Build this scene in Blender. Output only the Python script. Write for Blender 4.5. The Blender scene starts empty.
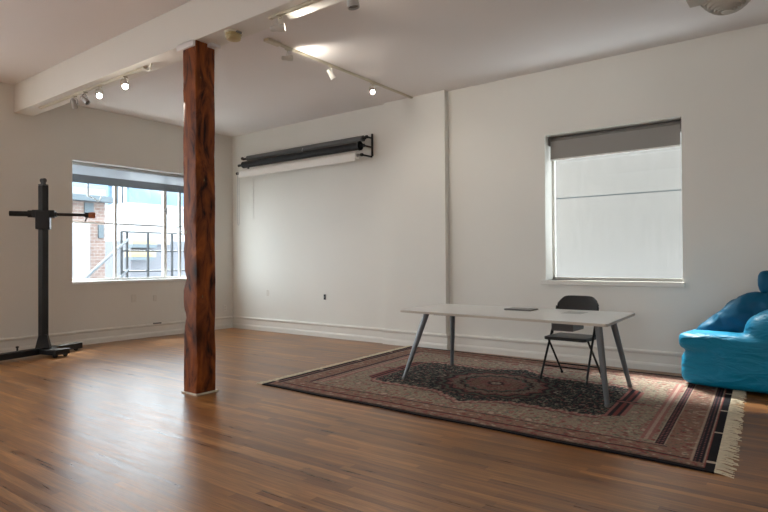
import bpy, bmesh, math, random
import numpy as np
from mathutils import Vector, Matrix
random.seed(7)
S = bpy.context.scene
COL = S.collection
PI = math.pi

# ------------------------------------------------------------------ materials
def new_mat(name):
    m = bpy.data.materials.new(name); m.use_nodes = True
    nt = m.node_tree; b = nt.nodes['Principled BSDF']
    return m, nt, b
def N(nt, kind, **kw):
    n = nt.nodes.new(kind)
    for k, v in kw.items():
        if k in n.inputs: n.inputs[k].default_value = v
        else: setattr(n, k, v)
    return n
def mat(name, col, rough=.5, metal=0., spec=.5, var=.0, vscale=8., bump=0., bscale=40., stretch=(1, 1, 1), coat=0., sheen=0., alpha=1., emis=0.):
    m, nt, b = new_mat(name)
    b.inputs['Base Color'].default_value = (*col, 1)
    b.inputs['Roughness'].default_value = rough
    b.inputs['Metallic'].default_value = metal
    b.inputs['Specular IOR Level'].default_value = spec
    b.inputs['Coat Weight'].default_value = coat
    b.inputs['Sheen Weight'].default_value = sheen
    b.inputs['Alpha'].default_value = alpha
    if emis:
        b.inputs['Emission Color'].default_value = (*col, 1)
        b.inputs['Emission Strength'].default_value = emis
    tc = N(nt, 'ShaderNodeTexCoord'); mp = N(nt, 'ShaderNodeMapping'); mp.inputs['Scale'].default_value = stretch
    nt.links.new(tc.outputs['Object'], mp.inputs['Vector'])
    n1 = N(nt, 'ShaderNodeTexNoise', Scale=vscale, Detail=5.)
    nt.links.new(mp.outputs[0], n1.inputs['Vector'])
    if var > 0:
        mx = N(nt, 'ShaderNodeMix'); mx.data_type = 'RGBA'
        mx.inputs[6].default_value = (*[c * (1 - var) for c in col], 1)
        mx.inputs[7].default_value = (*[min(1, c * (1 + var)) for c in col], 1)
        nt.links.new(n1.outputs['Fac'], mx.inputs[0]); nt.links.new(mx.outputs[2], b.inputs['Base Color'])
    if bump > 0:
        n2 = N(nt, 'ShaderNodeTexNoise', Scale=bscale, Detail=4.)
        nt.links.new(mp.outputs[0], n2.inputs['Vector'])
        bp = N(nt, 'ShaderNodeBump', Strength=bump, Distance=.01)
        nt.links.new(n2.outputs['Fac'], bp.inputs['Height']); nt.links.new(bp.outputs[0], b.inputs['Normal'])
    return m

def math_n(nt, op, a, b=None, c=None):
    n = nt.nodes.new('ShaderNodeMath'); n.operation = op
    for i, v in enumerate((a, b, c)):
        if v is None: continue
        if isinstance(v, (int, float)): n.inputs[i].default_value = v
        else: nt.links.new(v, n.inputs[i])
    return n.outputs[0]

def floor_mat():
    m, nt, b = new_mat('strip_wood_floor'); L = nt.links.new
    tc = N(nt, 'ShaderNodeTexCoord'); mp = N(nt, 'ShaderNodeMapping'); mp.inputs['Rotation'].default_value = (0, 0, math.radians(-1.0))
    L(tc.outputs['Object'], mp.inputs['Vector'])
    sx = N(nt, 'ShaderNodeSeparateXYZ'); L(mp.outputs[0], sx.inputs[0])
    W = .052
    row = math_n(nt, 'FLOOR', math_n(nt, 'DIVIDE', sx.outputs[1], W))
    wn = N(nt, 'ShaderNodeTexWhiteNoise'); wn.noise_dimensions = '1D'; L(row, wn.inputs['W'])
    xo = math_n(nt, 'ADD', sx.outputs[0], math_n(nt, 'MULTIPLY', wn.outputs['Value'], 9.))
    seg = math_n(nt, 'FLOOR', math_n(nt, 'DIVIDE', xo, .9))
    cb = N(nt, 'ShaderNodeCombineXYZ'); L(row, cb.inputs[0]); L(seg, cb.inputs[1])
    w2 = N(nt, 'ShaderNodeTexWhiteNoise'); w2.noise_dimensions = '2D'; L(cb.outputs[0], w2.inputs['Vector'])
    rp = N(nt, 'ShaderNodeValToRGB'); e = rp.color_ramp.elements
    e[0].position = 0; e[0].color = (.185, .069, .017, 1)
    e[1].position = 1; e[1].color = (.41, .185, .054, 1)
    k = e.new(.45); k.color = (.285, .118, .030, 1)
    k = e.new(.8); k.color = (.325, .141, .037, 1)
    L(w2.outputs['Value'], rp.inputs[0])
    # grain
    mg = N(nt, 'ShaderNodeMapping'); mg.inputs['Scale'].default_value = (1.3, 22, 1); L(mp.outputs[0], mg.inputs['Vector'])
    ng = N(nt, 'ShaderNodeTexNoise', Scale=2.2, Detail=7., Roughness=.62, Distortion=.5); L(mg.outputs[0], ng.inputs['Vector'])
    gr = N(nt, 'ShaderNodeMapRange'); gr.inputs[1].default_value = .3; gr.inputs[2].default_value = .7; gr.inputs[3].default_value = .58; gr.inputs[4].default_value = 1.35
    L(ng.outputs['Fac'], gr.inputs[0])
    # broad wear
    nb = N(nt, 'ShaderNodeTexNoise', Scale=1.1, Detail=4.); L(mp.outputs[0], nb.inputs['Vector'])
    br = N(nt, 'ShaderNodeMapRange'); br.inputs[1].default_value = .3; br.inputs[2].default_value = .7; br.inputs[3].default_value = .8; br.inputs[4].default_value = 1.15
    L(nb.outputs['Fac'], br.inputs[0])
    mul = math_n(nt, 'MULTIPLY', gr.outputs[0], br.outputs[0])
    # dark knots / stains
    vk = N(nt, 'ShaderNodeTexVoronoi', Scale=2.1); vk.feature = 'F1'
    mk = N(nt, 'ShaderNodeMapping'); mk.inputs['Scale'].default_value = (.9, 1.5, 1); L(mp.outputs[0], mk.inputs['Vector']); L(mk.outputs[0], vk.inputs['Vector'])
    kr = N(nt, 'ShaderNodeMapRange'); kr.inputs[1].default_value = .008; kr.inputs[2].default_value = .028; kr.inputs[3].default_value = .4; kr.inputs[4].default_value = 1.
    L(vk.outputs['Distance'], kr.inputs[0])
    mul = math_n(nt, 'MULTIPLY', mul, kr.outputs[0])
    # gaps
    fr = math_n(nt, 'FRACT', math_n(nt, 'DIVIDE', sx.outputs[1], W))
    ed = math_n(nt, 'MINIMUM', fr, math_n(nt, 'SUBTRACT', 1., fr))
    gp = N(nt, 'ShaderNodeMapRange'); gp.inputs[1].default_value = .0; gp.inputs[2].default_value = .035; gp.inputs[3].default_value = .45; gp.inputs[4].default_value = 1.
    L(ed, gp.inputs[0])
    mul = math_n(nt, 'MULTIPLY', mul, gp.outputs[0])
    vm = N(nt, 'ShaderNodeVectorMath'); vm.operation = 'SCALE'; L(rp.outputs[0], vm.inputs[0]); L(mul, vm.inputs['Scale'])
    L(vm.outputs[0], b.inputs['Base Color'])
    rr = N(nt, 'ShaderNodeMapRange'); rr.inputs[3].default_value = .22; rr.inputs[4].default_value = .40; L(math_n(nt, 'MULTIPLY_ADD', w2.outputs['Value'], .22, math_n(nt, 'MULTIPLY', ng.outputs['Fac'], .78)), rr.inputs[0])
    L(rr.outputs[0], b.inputs['Roughness'])
    b.inputs['Specular IOR Level'].default_value = .62
    bp = N(nt, 'ShaderNodeBump', Strength=.18, Distance=.002); L(math_n(nt, 'ADD', ng.outputs['Fac'], gp.outputs[0]), bp.inputs['Height']); L(bp.outputs[0], b.inputs['Normal'])
    return m

def post_mat():
    m, nt, b = new_mat('old_stained_timber'); L = nt.links.new
    tc = N(nt, 'ShaderNodeTexCoord'); mp = N(nt, 'ShaderNodeMapping'); mp.inputs['Scale'].default_value = (5, 5, 1.7)
    L(tc.outputs['Object'], mp.inputs['Vector'])
    n = N(nt, 'ShaderNodeTexNoise', Scale=1.6, Detail=8., Roughness=.62, Distortion=.9); L(mp.outputs[0], n.inputs['Vector'])
    rp = N(nt, 'ShaderNodeValToRGB'); e = rp.color_ramp.elements
    e[0].position = .36; e[0].color = (.020, .006, .003, 1)
    e[1].position = .68; e[1].color = (.34, .095, .016, 1)
    k = e.new(.5); k.color = (.19, .048, .011, 1)
    L(n.outputs['Fac'], rp.inputs[0])
    # knots
    mk = N(nt, 'ShaderNodeMapping'); mk.inputs['Scale'].default_value = (3.4, 3.4, 1.9); L(tc.outputs['Object'], mk.inputs['Vector'])
    v = N(nt, 'ShaderNodeTexVoronoi', Scale=1.1); L(mk.outputs[0], v.inputs['Vector'])
    kr = N(nt, 'ShaderNodeMapRange'); kr.inputs[1].default_value = .06; kr.inputs[2].default_value = .32; kr.inputs[3].default_value = .12; kr.inputs[4].default_value = 1.
    L(v.outputs['Distance'], kr.inputs[0])
    vm = N(nt, 'ShaderNodeVectorMath'); vm.operation = 'SCALE'; L(rp.outputs[0], vm.inputs[0]); L(kr.outputs[0], vm.inputs['Scale'])
    mc = N(nt, 'ShaderNodeMapping'); mc.inputs['Scale'].default_value = (9, 9, 5); L(tc.outputs['Object'], mc.inputs['Vector'])
    nc = N(nt, 'ShaderNodeTexNoise', Scale=1.3, Detail=4.); L(mc.outputs[0], nc.inputs['Vector'])
    cr = N(nt, 'ShaderNodeMapRange'); cr.inputs[1].default_value = .70; cr.inputs[2].default_value = .73; L(nc.outputs['Fac'], cr.inputs[0])
    mxc = N(nt, 'ShaderNodeMix'); mxc.data_type = 'RGBA'; mxc.inputs[7].default_value = (.20, .15, .06, 1); L(cr.outputs[0], mxc.inputs[0]); L(vm.outputs[0], mxc.inputs[6])
    L(mxc.outputs[2], b.inputs['Base Color'])
    b.inputs['Roughness'].default_value = .55; b.inputs['Specular IOR Level'].default_value = .2
    bp = N(nt, 'ShaderNodeBump', Strength=.5, Distance=.01); L(n.outputs['Fac'], bp.inputs['Height']); L(bp.outputs[0], b.inputs['Normal'])
    return m

def brick_mat(name, c1, c2, mortar, scale=4.):
    m, nt, b = new_mat(name); L = nt.links.new
    tc = N(nt, 'ShaderNodeTexCoord'); sp = N(nt, 'ShaderNodeSeparateXYZ'); L(tc.outputs['Object'], sp.inputs[0])
    cb = N(nt, 'ShaderNodeCombineXYZ'); L(sp.outputs[1], cb.inputs[0]); L(sp.outputs[2], cb.inputs[1])
    t = N(nt, 'ShaderNodeTexBrick', Scale=scale); t.inputs['Color1'].default_value = (*c1, 1); t.inputs['Color2'].default_value = (*c2, 1); t.inputs['Mortar'].default_value = (*mortar, 1)
    L(cb.outputs[0], t.inputs['Vector']); L(t.outputs['Color'], b.inputs['Base Color']); b.inputs['Roughness'].default_value = .9
    return m

def rug_mat():
    m, nt, b = new_mat('woven_wool'); L = nt.links.new
    a = N(nt, 'ShaderNodeAttribute'); a.attribute_name = 'weave'
    tc = N(nt, 'ShaderNodeTexCoord'); n = N(nt, 'ShaderNodeTexNoise', Scale=150., Detail=2.); L(tc.outputs['Object'], n.inputs['Vector'])
    mr = N(nt, 'ShaderNodeMapRange'); mr.inputs[3].default_value = .75; mr.inputs[4].default_value = 1.25; L(n.outputs['Fac'], mr.inputs[0])
    vm = N(nt, 'ShaderNodeVectorMath'); vm.operation = 'SCALE'; L(a.outputs['Color'], vm.inputs[0]); L(mr.outputs[0], vm.inputs['Scale'])
    L(vm.outputs[0], b.inputs['Base Color']); b.inputs['Roughness'].default_value = .95; b.inputs['Specular IOR Level'].default_value = .15
    bp = N(nt, 'ShaderNodeBump', Strength=.4, Distance=.004); L(n.outputs['Fac'], bp.inputs['Height']); L(bp.outputs[0], b.inputs['Normal'])
    return m

def nylon_mat():
    m, nt, b = new_mat('turquoise_nylon'); L = nt.links.new
    b.inputs['Base Color'].default_value = (.0, .215, .38, 1)
    b.inputs['Roughness'].default_value = .45; b.inputs['Specular IOR Level'].default_value = .3
    tc = N(nt, 'ShaderNodeTexCoord'); mp = N(nt, 'ShaderNodeMapping'); mp.inputs['Scale'].default_value = (2.2, 2.2, 7.); mp.inputs['Rotation'].default_value = (.1, .35, .2)
    L(tc.outputs['Object'], mp.inputs['Vector'])
    n = N(nt, 'ShaderNodeTexNoise', Scale=1.9, Detail=3., Distortion=1.1); L(mp.outputs[0], n.inputs['Vector'])
    bp = N(nt, 'ShaderNodeBump', Strength=.6, Distance=.05); L(n.outputs['Fac'], bp.inputs['Height']); L(bp.outputs[0], b.inputs['Normal'])
    return m

WALL = mat('painted_plaster', (.76, .735, .68), .85, var=.03, vscale=1.5, bump=.08, bscale=18, spec=.3)
WALLB = mat('painted_brick_wall', (.80, .785, .73), .8, var=.03, vscale=1.2, bump=.12, bscale=9, spec=.3)
CEIL = mat('ceiling_paint', (.80, .765, .745), .9, var=.02, vscale=1.1, bump=.05, bscale=14, spec=.2)
TRIM = mat('trim_paint', (.80, .775, .715), .5, var=.02, spec=.4)
FRAMEW = mat('window_paint', (.80, .80, .78), .45)
FLOOR = floor_mat(); POST = post_mat(); RUG = rug_mat(); NYLON = nylon_mat()
BLK = mat('matt_black_metal', (.012, .012, .013), .45, .3)
BLKP = mat('black_paper', (.010, .010, .011), .5, spec=.3)
GRYP = mat('charcoal_vinyl', (.10, .10, .10), .4, spec=.6)
WHTP = mat('white_paper', (.86, .83, .78), .6)
STEEL = mat('grey_lacquered_steel', (.21, .225, .24), .38, .5)
CHROME = mat('brushed_metal', (.5, .5, .5), .3, 1.)
DESK = mat('white_laminate', (.74, .74, .72), .28, var=.015)
EDGE = mat('laminate_edge', (.50, .45, .38), .5)
GREY = mat('grey_plastic', (.17, .165, .16), .4)
GREYL = mat('light_grey_plastic', (.42, .42, .41), .35)
CREAM = mat('cream_enamel', (.62, .57, .45), .4)
CREAMD = mat('yellowed_plastic', (.50, .40, .20), .5)
WHITEP = mat('white_plastic', (.8, .78, .72), .4)
WHITED = mat('dull_white_plastic', (.70, .665, .60), .6)
FRINGE = mat('cotton_fringe', (.70, .62, .46), .9, var=.25, vscale=30)
COPPER = mat('worn_wood_knob', (.38, .12, .05), .35, .2)
SHADE = mat('grey_blind_fabric', (.30, .285, .265), .8, bump=.05, bscale=200)
SHADET = mat('dark_blind_cassette', (.16, .145, .135), .6)
HEM = mat('blind_hem_bar', (.8, .78, .74), .5)
CUSH = mat('black_vinyl', (.02, .02, .02), .4, bump=.1, bscale=30)
LENS = mat('lit_lamp_face', (1., .92, .8), .3, emis=60.)
LENSO = mat('unlit_lamp_face', (.3, .3, .28), .15, .3)
CHAIN = mat('bead_chain', (.42, .43, .44), .5, .3)
DUCT = mat('ribbed_duct_enamel', (.50, .46, .40), .45, var=.06)

# ------------------------------------------------------------------ mesh helpers
class MB:
    def __init__(s): s.bm = bmesh.new()
    def box(s, a, b, M=None, bev=0.):
        x0, y0, z0 = a; x1, y1, z1 = b
        vs = [s.bm.verts.new(p) for p in ((x0,y0,z0),(x1,y0,z0),(x1,y1,z0),(x0,y1,z0),(x0,y0,z1),(x1,y0,z1),(x1,y1,z1),(x0,y1,z1))]
        fs = [s.bm.faces.new([vs[i] for i in f]) for f in ((0,3,2,1),(4,5,6,7),(0,1,5,4),(1,2,6,5),(2,3,7,6),(3,0,4,7))]
        if M is not None: bmesh.ops.transform(s.bm, matrix=M, verts=vs)
        if bev > 0:
            es = list({e for f in fs for e in f.edges})
            bmesh.ops.bevel(s.bm, geom=es, offset=bev, segments=2, affect='EDGES', profile=.5)
        return s
    def tube(s, p, q, r, r2=None, n=14, cap=True):
        p, q = Vector(p), Vector(q); r2 = r if r2 is None else r2
        d = (q - p).normalized(); a = d.orthogonal().normalized(); b = d.cross(a)
        A = [s.bm.verts.new(p + (a*math.cos(2*PI*i/n) + b*math.sin(2*PI*i/n))*r) for i in range(n)]
        B = [s.bm.verts.new(q + (a*math.cos(2*PI*i/n) + b*math.sin(2*PI*i/n))*r2) for i in range(n)]
        for i in range(n): s.bm.faces.new((A[i], A[(i+1)%n], B[(i+1)%n], B[i]))
        if cap: s.bm.faces.new(A[::-1]); s.bm.faces.new(B)
        return s
    def path(s, pts, r, n=10, closed=False):
        pts = [Vector(p) for p in pts]; rings = []; K = len(pts); prev = None
        for i, p in enumerate(pts):
            if closed: d = pts[(i+1) % K] - pts[i-1]
            else: d = pts[min(i+1, K-1)] - pts[max(i-1, 0)]
            d.normalize()
            a = d.orthogonal().normalized() if prev is None else (prev - d*prev.dot(d)).normalized()
            prev = a; b = d.cross(a)
            rings.append([s.bm.verts.new(p + (a*math.cos(2*PI*j/n) + b*math.sin(2*PI*j/n))*r) for j in range(n)])
        for i in range(K if closed else K-1):
            A, B = rings[i], rings[(i+1) % K]
            for j in range(n): s.bm.faces.new((A[j], A[(j+1)%n], B[(j+1)%n], B[j]))
        if not closed: s.bm.faces.new(rings[0][::-1]); s.bm.faces.new(rings[-1])
        return s
    def lathe(s, prof, M=None, n=32):
        rings = []
        vs = []
        for r, z in prof:
            R = [s.bm.verts.new((r*math.cos(2*PI*i/n), r*math.sin(2*PI*i/n), z)) for i in range(n)] if r > 1e-5 else [s.bm.verts.new((0, 0, z))]
            rings.append(R); vs += R
        for A, B in zip(rings, rings[1:]):
            for i in range(n):
                if len(A) == 1 and len(B) > 1: s.bm.faces.new((A[0], B[(i+1)%n], B[i]))
                elif len(B) == 1 and len(A) > 1: s.bm.faces.new((A[i], A[(i+1)%n], B[0]))
                elif len(A) > 1: s.bm.faces.new((A[i], A[(i+1)%n], B[(i+1)%n], B[i]))
        if M is not None: bmesh.ops.transform(s.bm, matrix=M, verts=vs)
        return s
    def prism(s, pts, z0, z1, M=None):
        A = [s.bm.verts.new((x, y, z0)) for x, y in pts]; B = [s.bm.verts.new((x, y, z1)) for x, y in pts]
        n = len(pts)
        s.bm.faces.new(A[::-1]); s.bm.faces.new(B)
        for i in range(n): s.bm.faces.new((A[i], A[(i+1)%n], B[(i+1)%n], B[i]))
        if M is not None: bmesh.ops.transform(s.bm, matrix=M, verts=A+B)
        return s
    def build(s, name, m, parent=None, smooth=False, loc=None, bevel=0., **props):
        bmesh.ops.recalc_face_normals(s.bm, faces=s.bm.faces)
        me = bpy.data.meshes.new(name); s.bm.to_mesh(me); s.bm.free()
        o = bpy.data.objects.new(name, me); COL.objects.link(o); me.materials.append(m)
        if smooth:
            for p in me.polygons: p.use_smooth = True
            try: me.set_sharp_from_angle(angle=math.radians(40))
            except Exception: pass
        if parent is not None: o.parent = parent
        if loc is not None: o.location = loc
        if bevel > 0:
            b = o.modifiers.new('bev', 'BEVEL'); b.width = bevel; b.segments = 2; b.limit_method = 'ANGLE'
        for k, v in props.items(): o[k] = v
        return o
def thing(name, label, cat, loc=(0,0,0), rz=0., group=None):
    o = bpy.data.objects.new(name, None); COL.objects.link(o); o.location = loc; o.rotation_euler = (0, 0, rz)
    o.empty_display_size = .1
    o['label'] = label; o['category'] = cat
    if group: o['group'] = group
    return o
def tag(o, label, cat, group=None):
    o['label'] = label; o['category'] = cat
    if group: o['group'] = group
    return o
def struct(o, label=None):
    o['kind'] = 'structure'
    if label: o['label'] = label
    return o
def dup(root, label=None):
    r = root.copy(); COL.objects.link(r)
    if label: r['label'] = label
    for ch in list(root.children):
        c = ch.copy(); COL.objects.link(c); c.parent = r
        for g in list(ch.children):
            d = g.copy(); COL.objects.link(d); d.parent = c
    return r

# ------------------------------------------------------------------ the room
H = 3.445; HN = 3.53
X1, Y0 = 10.6, -9.2       # right wall, wall behind the camera
YL, YP, YR = 0., -.05, .035   # back wall left of pilaster, pilaster face, wall right of it
XN = .06                  # thicker near section of the left wall
# openings
LW = (-3.15, -.47, .90, 2.665)      # left window: y0,y1,z0,z1
RW = (5.857, 7.335, .945, 2.668)    # right window in back wall: x0,x1,z0,z1
TH = .34
MB().box((-.5, Y0-.3, -.12), (X1+.3, .5, 0)).build('floor', FLOOR, kind='structure')
MB().box((-.5, -3.45, H), (X1+.3, .5, H+.25)).box((-.5, Y0-.3, HN), (X1+.3, -3.45, H+.25)).build('ceiling', CEIL, kind='structure')
w = MB()
w.box((0, YL, 0), (3.505, TH, H))
w.box((3.505, YP, 0), (4.515, TH, H))
x0, x1, z0, z1 = RW
w.box((4.515, YR, 0), (x0, TH, H)).box((x1, YR, 0), (X1+.3, TH, H)).box((x0, YR, 0), (x1, TH, z0)).box((x0, YR, z1), (x1, TH, H))
w.build('wall_back', WALLB, kind='structure')
w = MB(); y0, y1, z0, z1 = LW
w.box((-TH, y1, 0), (0, TH, H)).box((-TH, y0, 0), (0, y1, z0)).box((-TH, y0, z1), (0, y1, H))
# near thicker part with an unseen wide opening added to let in fill daylight
w.box((-TH, -5.0, 0), (XN, y0, HN)).box((XN-.12, -3.15, 0), (XN, -2.82, HN))
w.box((-TH, -8.3, 0), (XN, -5.0, .9)).box((-TH, -8.3, 2.9), (XN, -5.0, HN)).box((-TH, Y0-.3, 0), (XN, -8.3, HN))
w.build('wall_left', WALL, kind='structure')
w = MB(); w.box((XN, Y0-.3, 0), (7.6, Y0, HN)).box((8.9, Y0-.3, 0), (X1+.3, Y0, HN)).box((7.6, Y0-.3, 0), (8.9, Y0, .9)).box((7.6, Y0-.3, 2.3), (8.9, Y0, HN))  # unseen opening behind the camera, added for more fill light
w.build('wall_front', WALL, kind='structure')
MB().box((X1, Y0, 0), (X1+.3, YR, HN)).build('wall_right', WALL, kind='structure')
# boxed ceiling beam
BZ = 3.16; BY0, BY1 = -3.565, -3.325
MB().box((XN, BY0, BZ), (X1, BY1, HN)).build('trim_1', WALL, kind='structure', label='boxed white ceiling beam', bevel=.006)

# baseboards: three-step profile extruded along the walls
def base_run(mb, p, q, nrm):
    p, q, n = Vector((*p, 0)), Vector((*q, 0)), Vector((*nrm, 0))
    prof = [(0, 0), (.030, 0), (.030, .058), (.024, .075), (.018, .083), (.018, .168), (.026, .176), (.032, .190), (.032, .200), (.020, .213), (0, .213)]
    A = [mb.bm.verts.new(p + n*d + Vector((0, 0, z))) for d, z in prof]
    B = [mb.bm.verts.new(q + n*d + Vector((0, 0, z))) for d, z in prof]
    k = len(prof)
    for i in range(k): mb.bm.faces.new((A[i], A[(i+1)%k], B[(i+1)%k], B[i]))
    mb.bm.faces.new(A[::-1]); mb.bm.faces.new(B)
b = MB(); base_run(b, (.0, YL), (3.505, YL), (0, -1)); base_run(b, (3.475, YP), (4.545, YP), (0, -1))
base_run(b, (4.515, YP), (4.515, YR), (1, 0)); base_run(b, (4.515, YR), (X1, YR), (0, -1))
b.build('baseboard_back', TRIM, kind='structure')
b = MB(); base_run(b, (0, 0), (0, -2.82), (1, 0)); base_run(b, (XN, -2.79), (XN, Y0), (1, 0)); b.build('baseboard_left', TRIM, kind='structure')
b = MB(); base_run(b, (X1, YR), (X1, Y0), (-1, 0)); b.build('baseboard_right', TRIM, kind='structure')

def pane_mat():
    m, nt, b = new_mat('window_glass'); L = nt.links.new
    nt.nodes.remove(b)
    t = N(nt, 'ShaderNodeBsdfTransparent'); g = N(nt, 'ShaderNodeBsdfGlossy', Roughness=.02); mx = N(nt, 'ShaderNodeMixShader')
    t.inputs[0].default_value = (.93, .96, .97, 1)
    mx.inputs[0].default_value = .05
    L(t.outputs[0], mx.inputs[1]); L(g.outputs[0], mx.inputs[2]); L(mx.outputs[0], nt.nodes['Material Output'].inputs[0])
    return m
GLASS = pane_mat()
def screen_mat(name, col, tr):
    m, nt, b = new_mat(name); L = nt.links.new
    t = N(nt, 'ShaderNodeBsdfTransparent'); mx = N(nt, 'ShaderNodeMixShader'); tl = N(nt, 'ShaderNodeBsdfTranslucent'); tl.inputs[0].default_value = (*col, 1)
    m2 = N(nt, 'ShaderNodeMixShader'); m2.inputs[0].default_value = .5
    b.inputs['Base Color'].default_value = (*col, 1); b.inputs['Roughness'].default_value = .9
    mx.inputs[0].default_value = tr
    L(b.outputs[0], m2.inputs[1]); L(tl.outputs[0], m2.inputs[2]); L(m2.outputs[0], mx.inputs[1]); L(t.outputs[0], mx.inputs[2]); L(mx.outputs[0], nt.nodes['Material Output'].inputs[0])
    return m

# left window (window_1): steel-framed, mullions, sill, sheer screen rolled part way
y0, y1, z0, z1 = LW; G = -.22
wd = thing('window_1', None, None); del wd['label']; del wd['category']; wd['kind'] = 'structure'
f = MB()
f.box((G-.03, y0, z1-.05), (G+.03, y1, z1)).box((G-.03, y0, z0), (G+.03, y1, z0+.045)).box((G-.03, y1-.05, z0), (G+.03, y1, z1)).box((G-.03, y0, z0), (G+.03, y0+.05, z1))
f.build('window_frame', FRAMEW, wd)
MB().box((G-.018, -2.076, z0+.04), (G+.018, -2.040, z1-.04)).build('mullion', FRAMEW, wd)
MB().box((G-.03, -1.25, z0+.04), (G+.03, -1.195, z1-.04)).build('mullion', FRAMEW, wd)
MB().box((G-.02, -.955, z0+.04), (G+.02, -.92, z1-.04)).build('mullion', GREYL, wd)
MB().box((G-.010, -2.483, 2.17), (G+.010, -2.463, z1-.04)).build('mullion', GREYL, wd)
MB().box((G-.012, y0, 1.77), (G+.012, -1.25, 1.79)).build('glazing_bar', FRAMEW, wd)
s = MB().tube((G+.03, -1.222, 2.03), (G+.075, -1.222, 2.03), .012).tube((G+.07, -1.222, 2.07), (G+.07, -1.222, 1.98), .010); s.build('latch', GREY, wd, True)
s = MB().tube((G+.03, -.94, 1.79), (G+.07, -.94, 1.79), .012).tube((G+.07, -.96, 1.79), (G+.07, -1.03, 1.76), .009).tube((G+.03, -.94, 1.70), (G+.07, -.94, 1.70), .012); s.build('latch', GREY, wd, True)
s = MB().tube((G+.02, -2.47, 2.18), (G+.1, -2.36, 2.10), .008).tube((G+.1, -2.36, 2.10), (G+.02, -2.27, 2.2), .008); s.build('stay', GREYL, wd, True)
MB().box((G-.003, y0+.03, z0+.03), (G+.003, y1-.03, z1-.03)).build('pane', GLASS, wd)
MB().box((-TH, y0, z0-.03), (.025, y1+.03, z0+.012)).build('window_sill', FRAMEW, wd, bevel=.004)
MB().box((-TH+.02, -2.818, z1-.012), (.004, y1, z1-.001)).build('head_lining', FRAMEW, wd)
# sheer screen
bl = thing('roller_blind', 'sheer grey roller blind drawn a little way down the wide left window', 'blind', (-.14, (y0+y1)/2, z1))
hw = (y1-y0)/2-.01
MB().tube((0, -hw, -.03), (0, hw, -.03), .022).build('roller_tube', GREYL, bl, True)
MB().box((-.001, -hw, -.19), (.001, hw, -.03)).build('sheer_fabric', screen_mat('sheer_pale_screen', (.50, .52, .54), .16), bl)
MB().box((-.002, -hw, -.31), (.002, hw, -.19)).build('hem_panel', screen_mat('sheer_grey_screen', (.20, .205, .21), .06), bl)

# right window (window_2)
x0, x1, z0, z1 = RW; GY = .27
wd = thing('window_2', None, None); del wd['label']; del wd['category']; wd['kind'] = 'structure'
f = MB(); f.box((x0, GY-.02, z0), (x0+.03, GY+.03, z1)).box((x1-.03, GY-.02, z0), (x1, GY+.03, z1)).box((x0, GY-.02, z0), (x1, GY+.03, z0+.03)).box((x0, GY-.02, z1-.05), (x1, GY+.03, z1))
f.build('window_frame', TRIM, wd)
MB().box((x0+.02, GY+.002, z0+.02), (x1-.02, GY+.008, z1-.03)).build('pane', GLASS, wd)
MB().box((x0-.05, YR-.035, z0-.055), (x1+.02, GY, z0)).build('window_sill', TRIM, wd, bevel=.006)
bl = thing('roller_blind', 'dark grey roller blind rolled up at the top of the right hand window', 'blind', ((x0+x1)/2, .17, z1))
hw = (x1-x0)/2-.02
MB().tube((-hw, 0, -.05), (hw, 0, -.05), .036, n=20).build('roller_tube', SHADET, bl, True)
MB().box((-hw, .02, -.12), (hw, .095, -.002)).build('head_rail', SHADET, bl)
MB().box((-hw+.01, -.034, -.275), (hw-.01, -.031, -.055)).build('fabric', SHADE, bl)
MB().box((-hw+.01, -.042, -.293), (hw-.01, -.024, -.275)).build('hem_bar', HEM, bl, bevel=.003)
for sx in (-1, 1): MB().box((sx*hw-.012, -.04, -.11), (sx*hw+.012, .04, -.01)).build('bracket', SHADET, bl)

# ------------------------------------------------------------------ timber post
pc = (3.998, -3.463)
po = thing('wooden_post', 'tall square reddish brown timber post standing under the white ceiling beam', 'post', (pc[0], pc[1], 0), math.radians(0))
bm = bmesh.new(); nz = 90; hw = .101; ringv = []
prof = []
for cx_, cy_, a0 in ((hw, hw, 0), (-hw, hw, 90), (-hw, -hw, 180), (hw, -hw, 270)):
    sx, sy = (1 if cx_ > 0 else -1), (1 if cy_ > 0 else -1)
    for a in (0, 45, 90):
        an = math.radians(a0 + a); prof.append((cx_ - sx*.009 + .009*math.cos(an), cy_ - sy*.009 + .009*math.sin(an), True))
    nx = {0: (-1, 0), 90: (0, -1), 180: (1, 0), 270: (0, 1)}[a0]
    for t in (.25, .5, .75):
        prof.append((cx_ + nx[0]*2*hw*t, cy_ + nx[1]*2*hw*t, False))
rnd = random.Random(3)
nick = [(rnd.uniform(.2, 2.3), rnd.choice((3*6+1, 2*6+1, 1, 7)), rnd.uniform(.006, .016), rnd.uniform(.02, .08)) for _ in range(16)]
nick += [(1.02, 13, .022, .05), (.62, 13, .010, .1), (1.35, 19, .012, .08)]
for k in range(nz+1):
    z = .012 + (BZ-.012)*k/nz; R = []
    for i, (x, y, e) in enumerate(prof):
        d = 0
        for (nz_, idx, dep, wid) in nick:
            if abs(i-idx) <= 1: d += dep*(1 if idx in (13, 19) else .3)*math.exp(-((z-nz_)/wid)**2)*(1 if i == idx else .6)
        d += .0018*math.sin(z*9+i*1.7) + (.0016*rnd.random() if e else .0006*rnd.random())
        L = math.hypot(x, y); R.append(bm.verts.new((x*(1-d/L*1.2), y*(1-d/L*1.2), z)))
    ringv.append(R)
n = len(prof)
for A, B in zip(ringv, ringv[1:]):
    for i in range(n): bm.faces.new((A[i], A[(i+1)%n], B[(i+1)%n], B[i]))
bm.faces.new(ringv[0][::-1]); bm.faces.new(ringv[-1])
m_ = MB(); m_.bm.free(); m_.bm = bm; m_.build('shaft', POST, po, True)
MB().box((-.116, -.116, 0), (.116, .116, .014), bev=.003).build('base_trim', CREAM, po, label='pale strip of trim around the foot')
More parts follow.
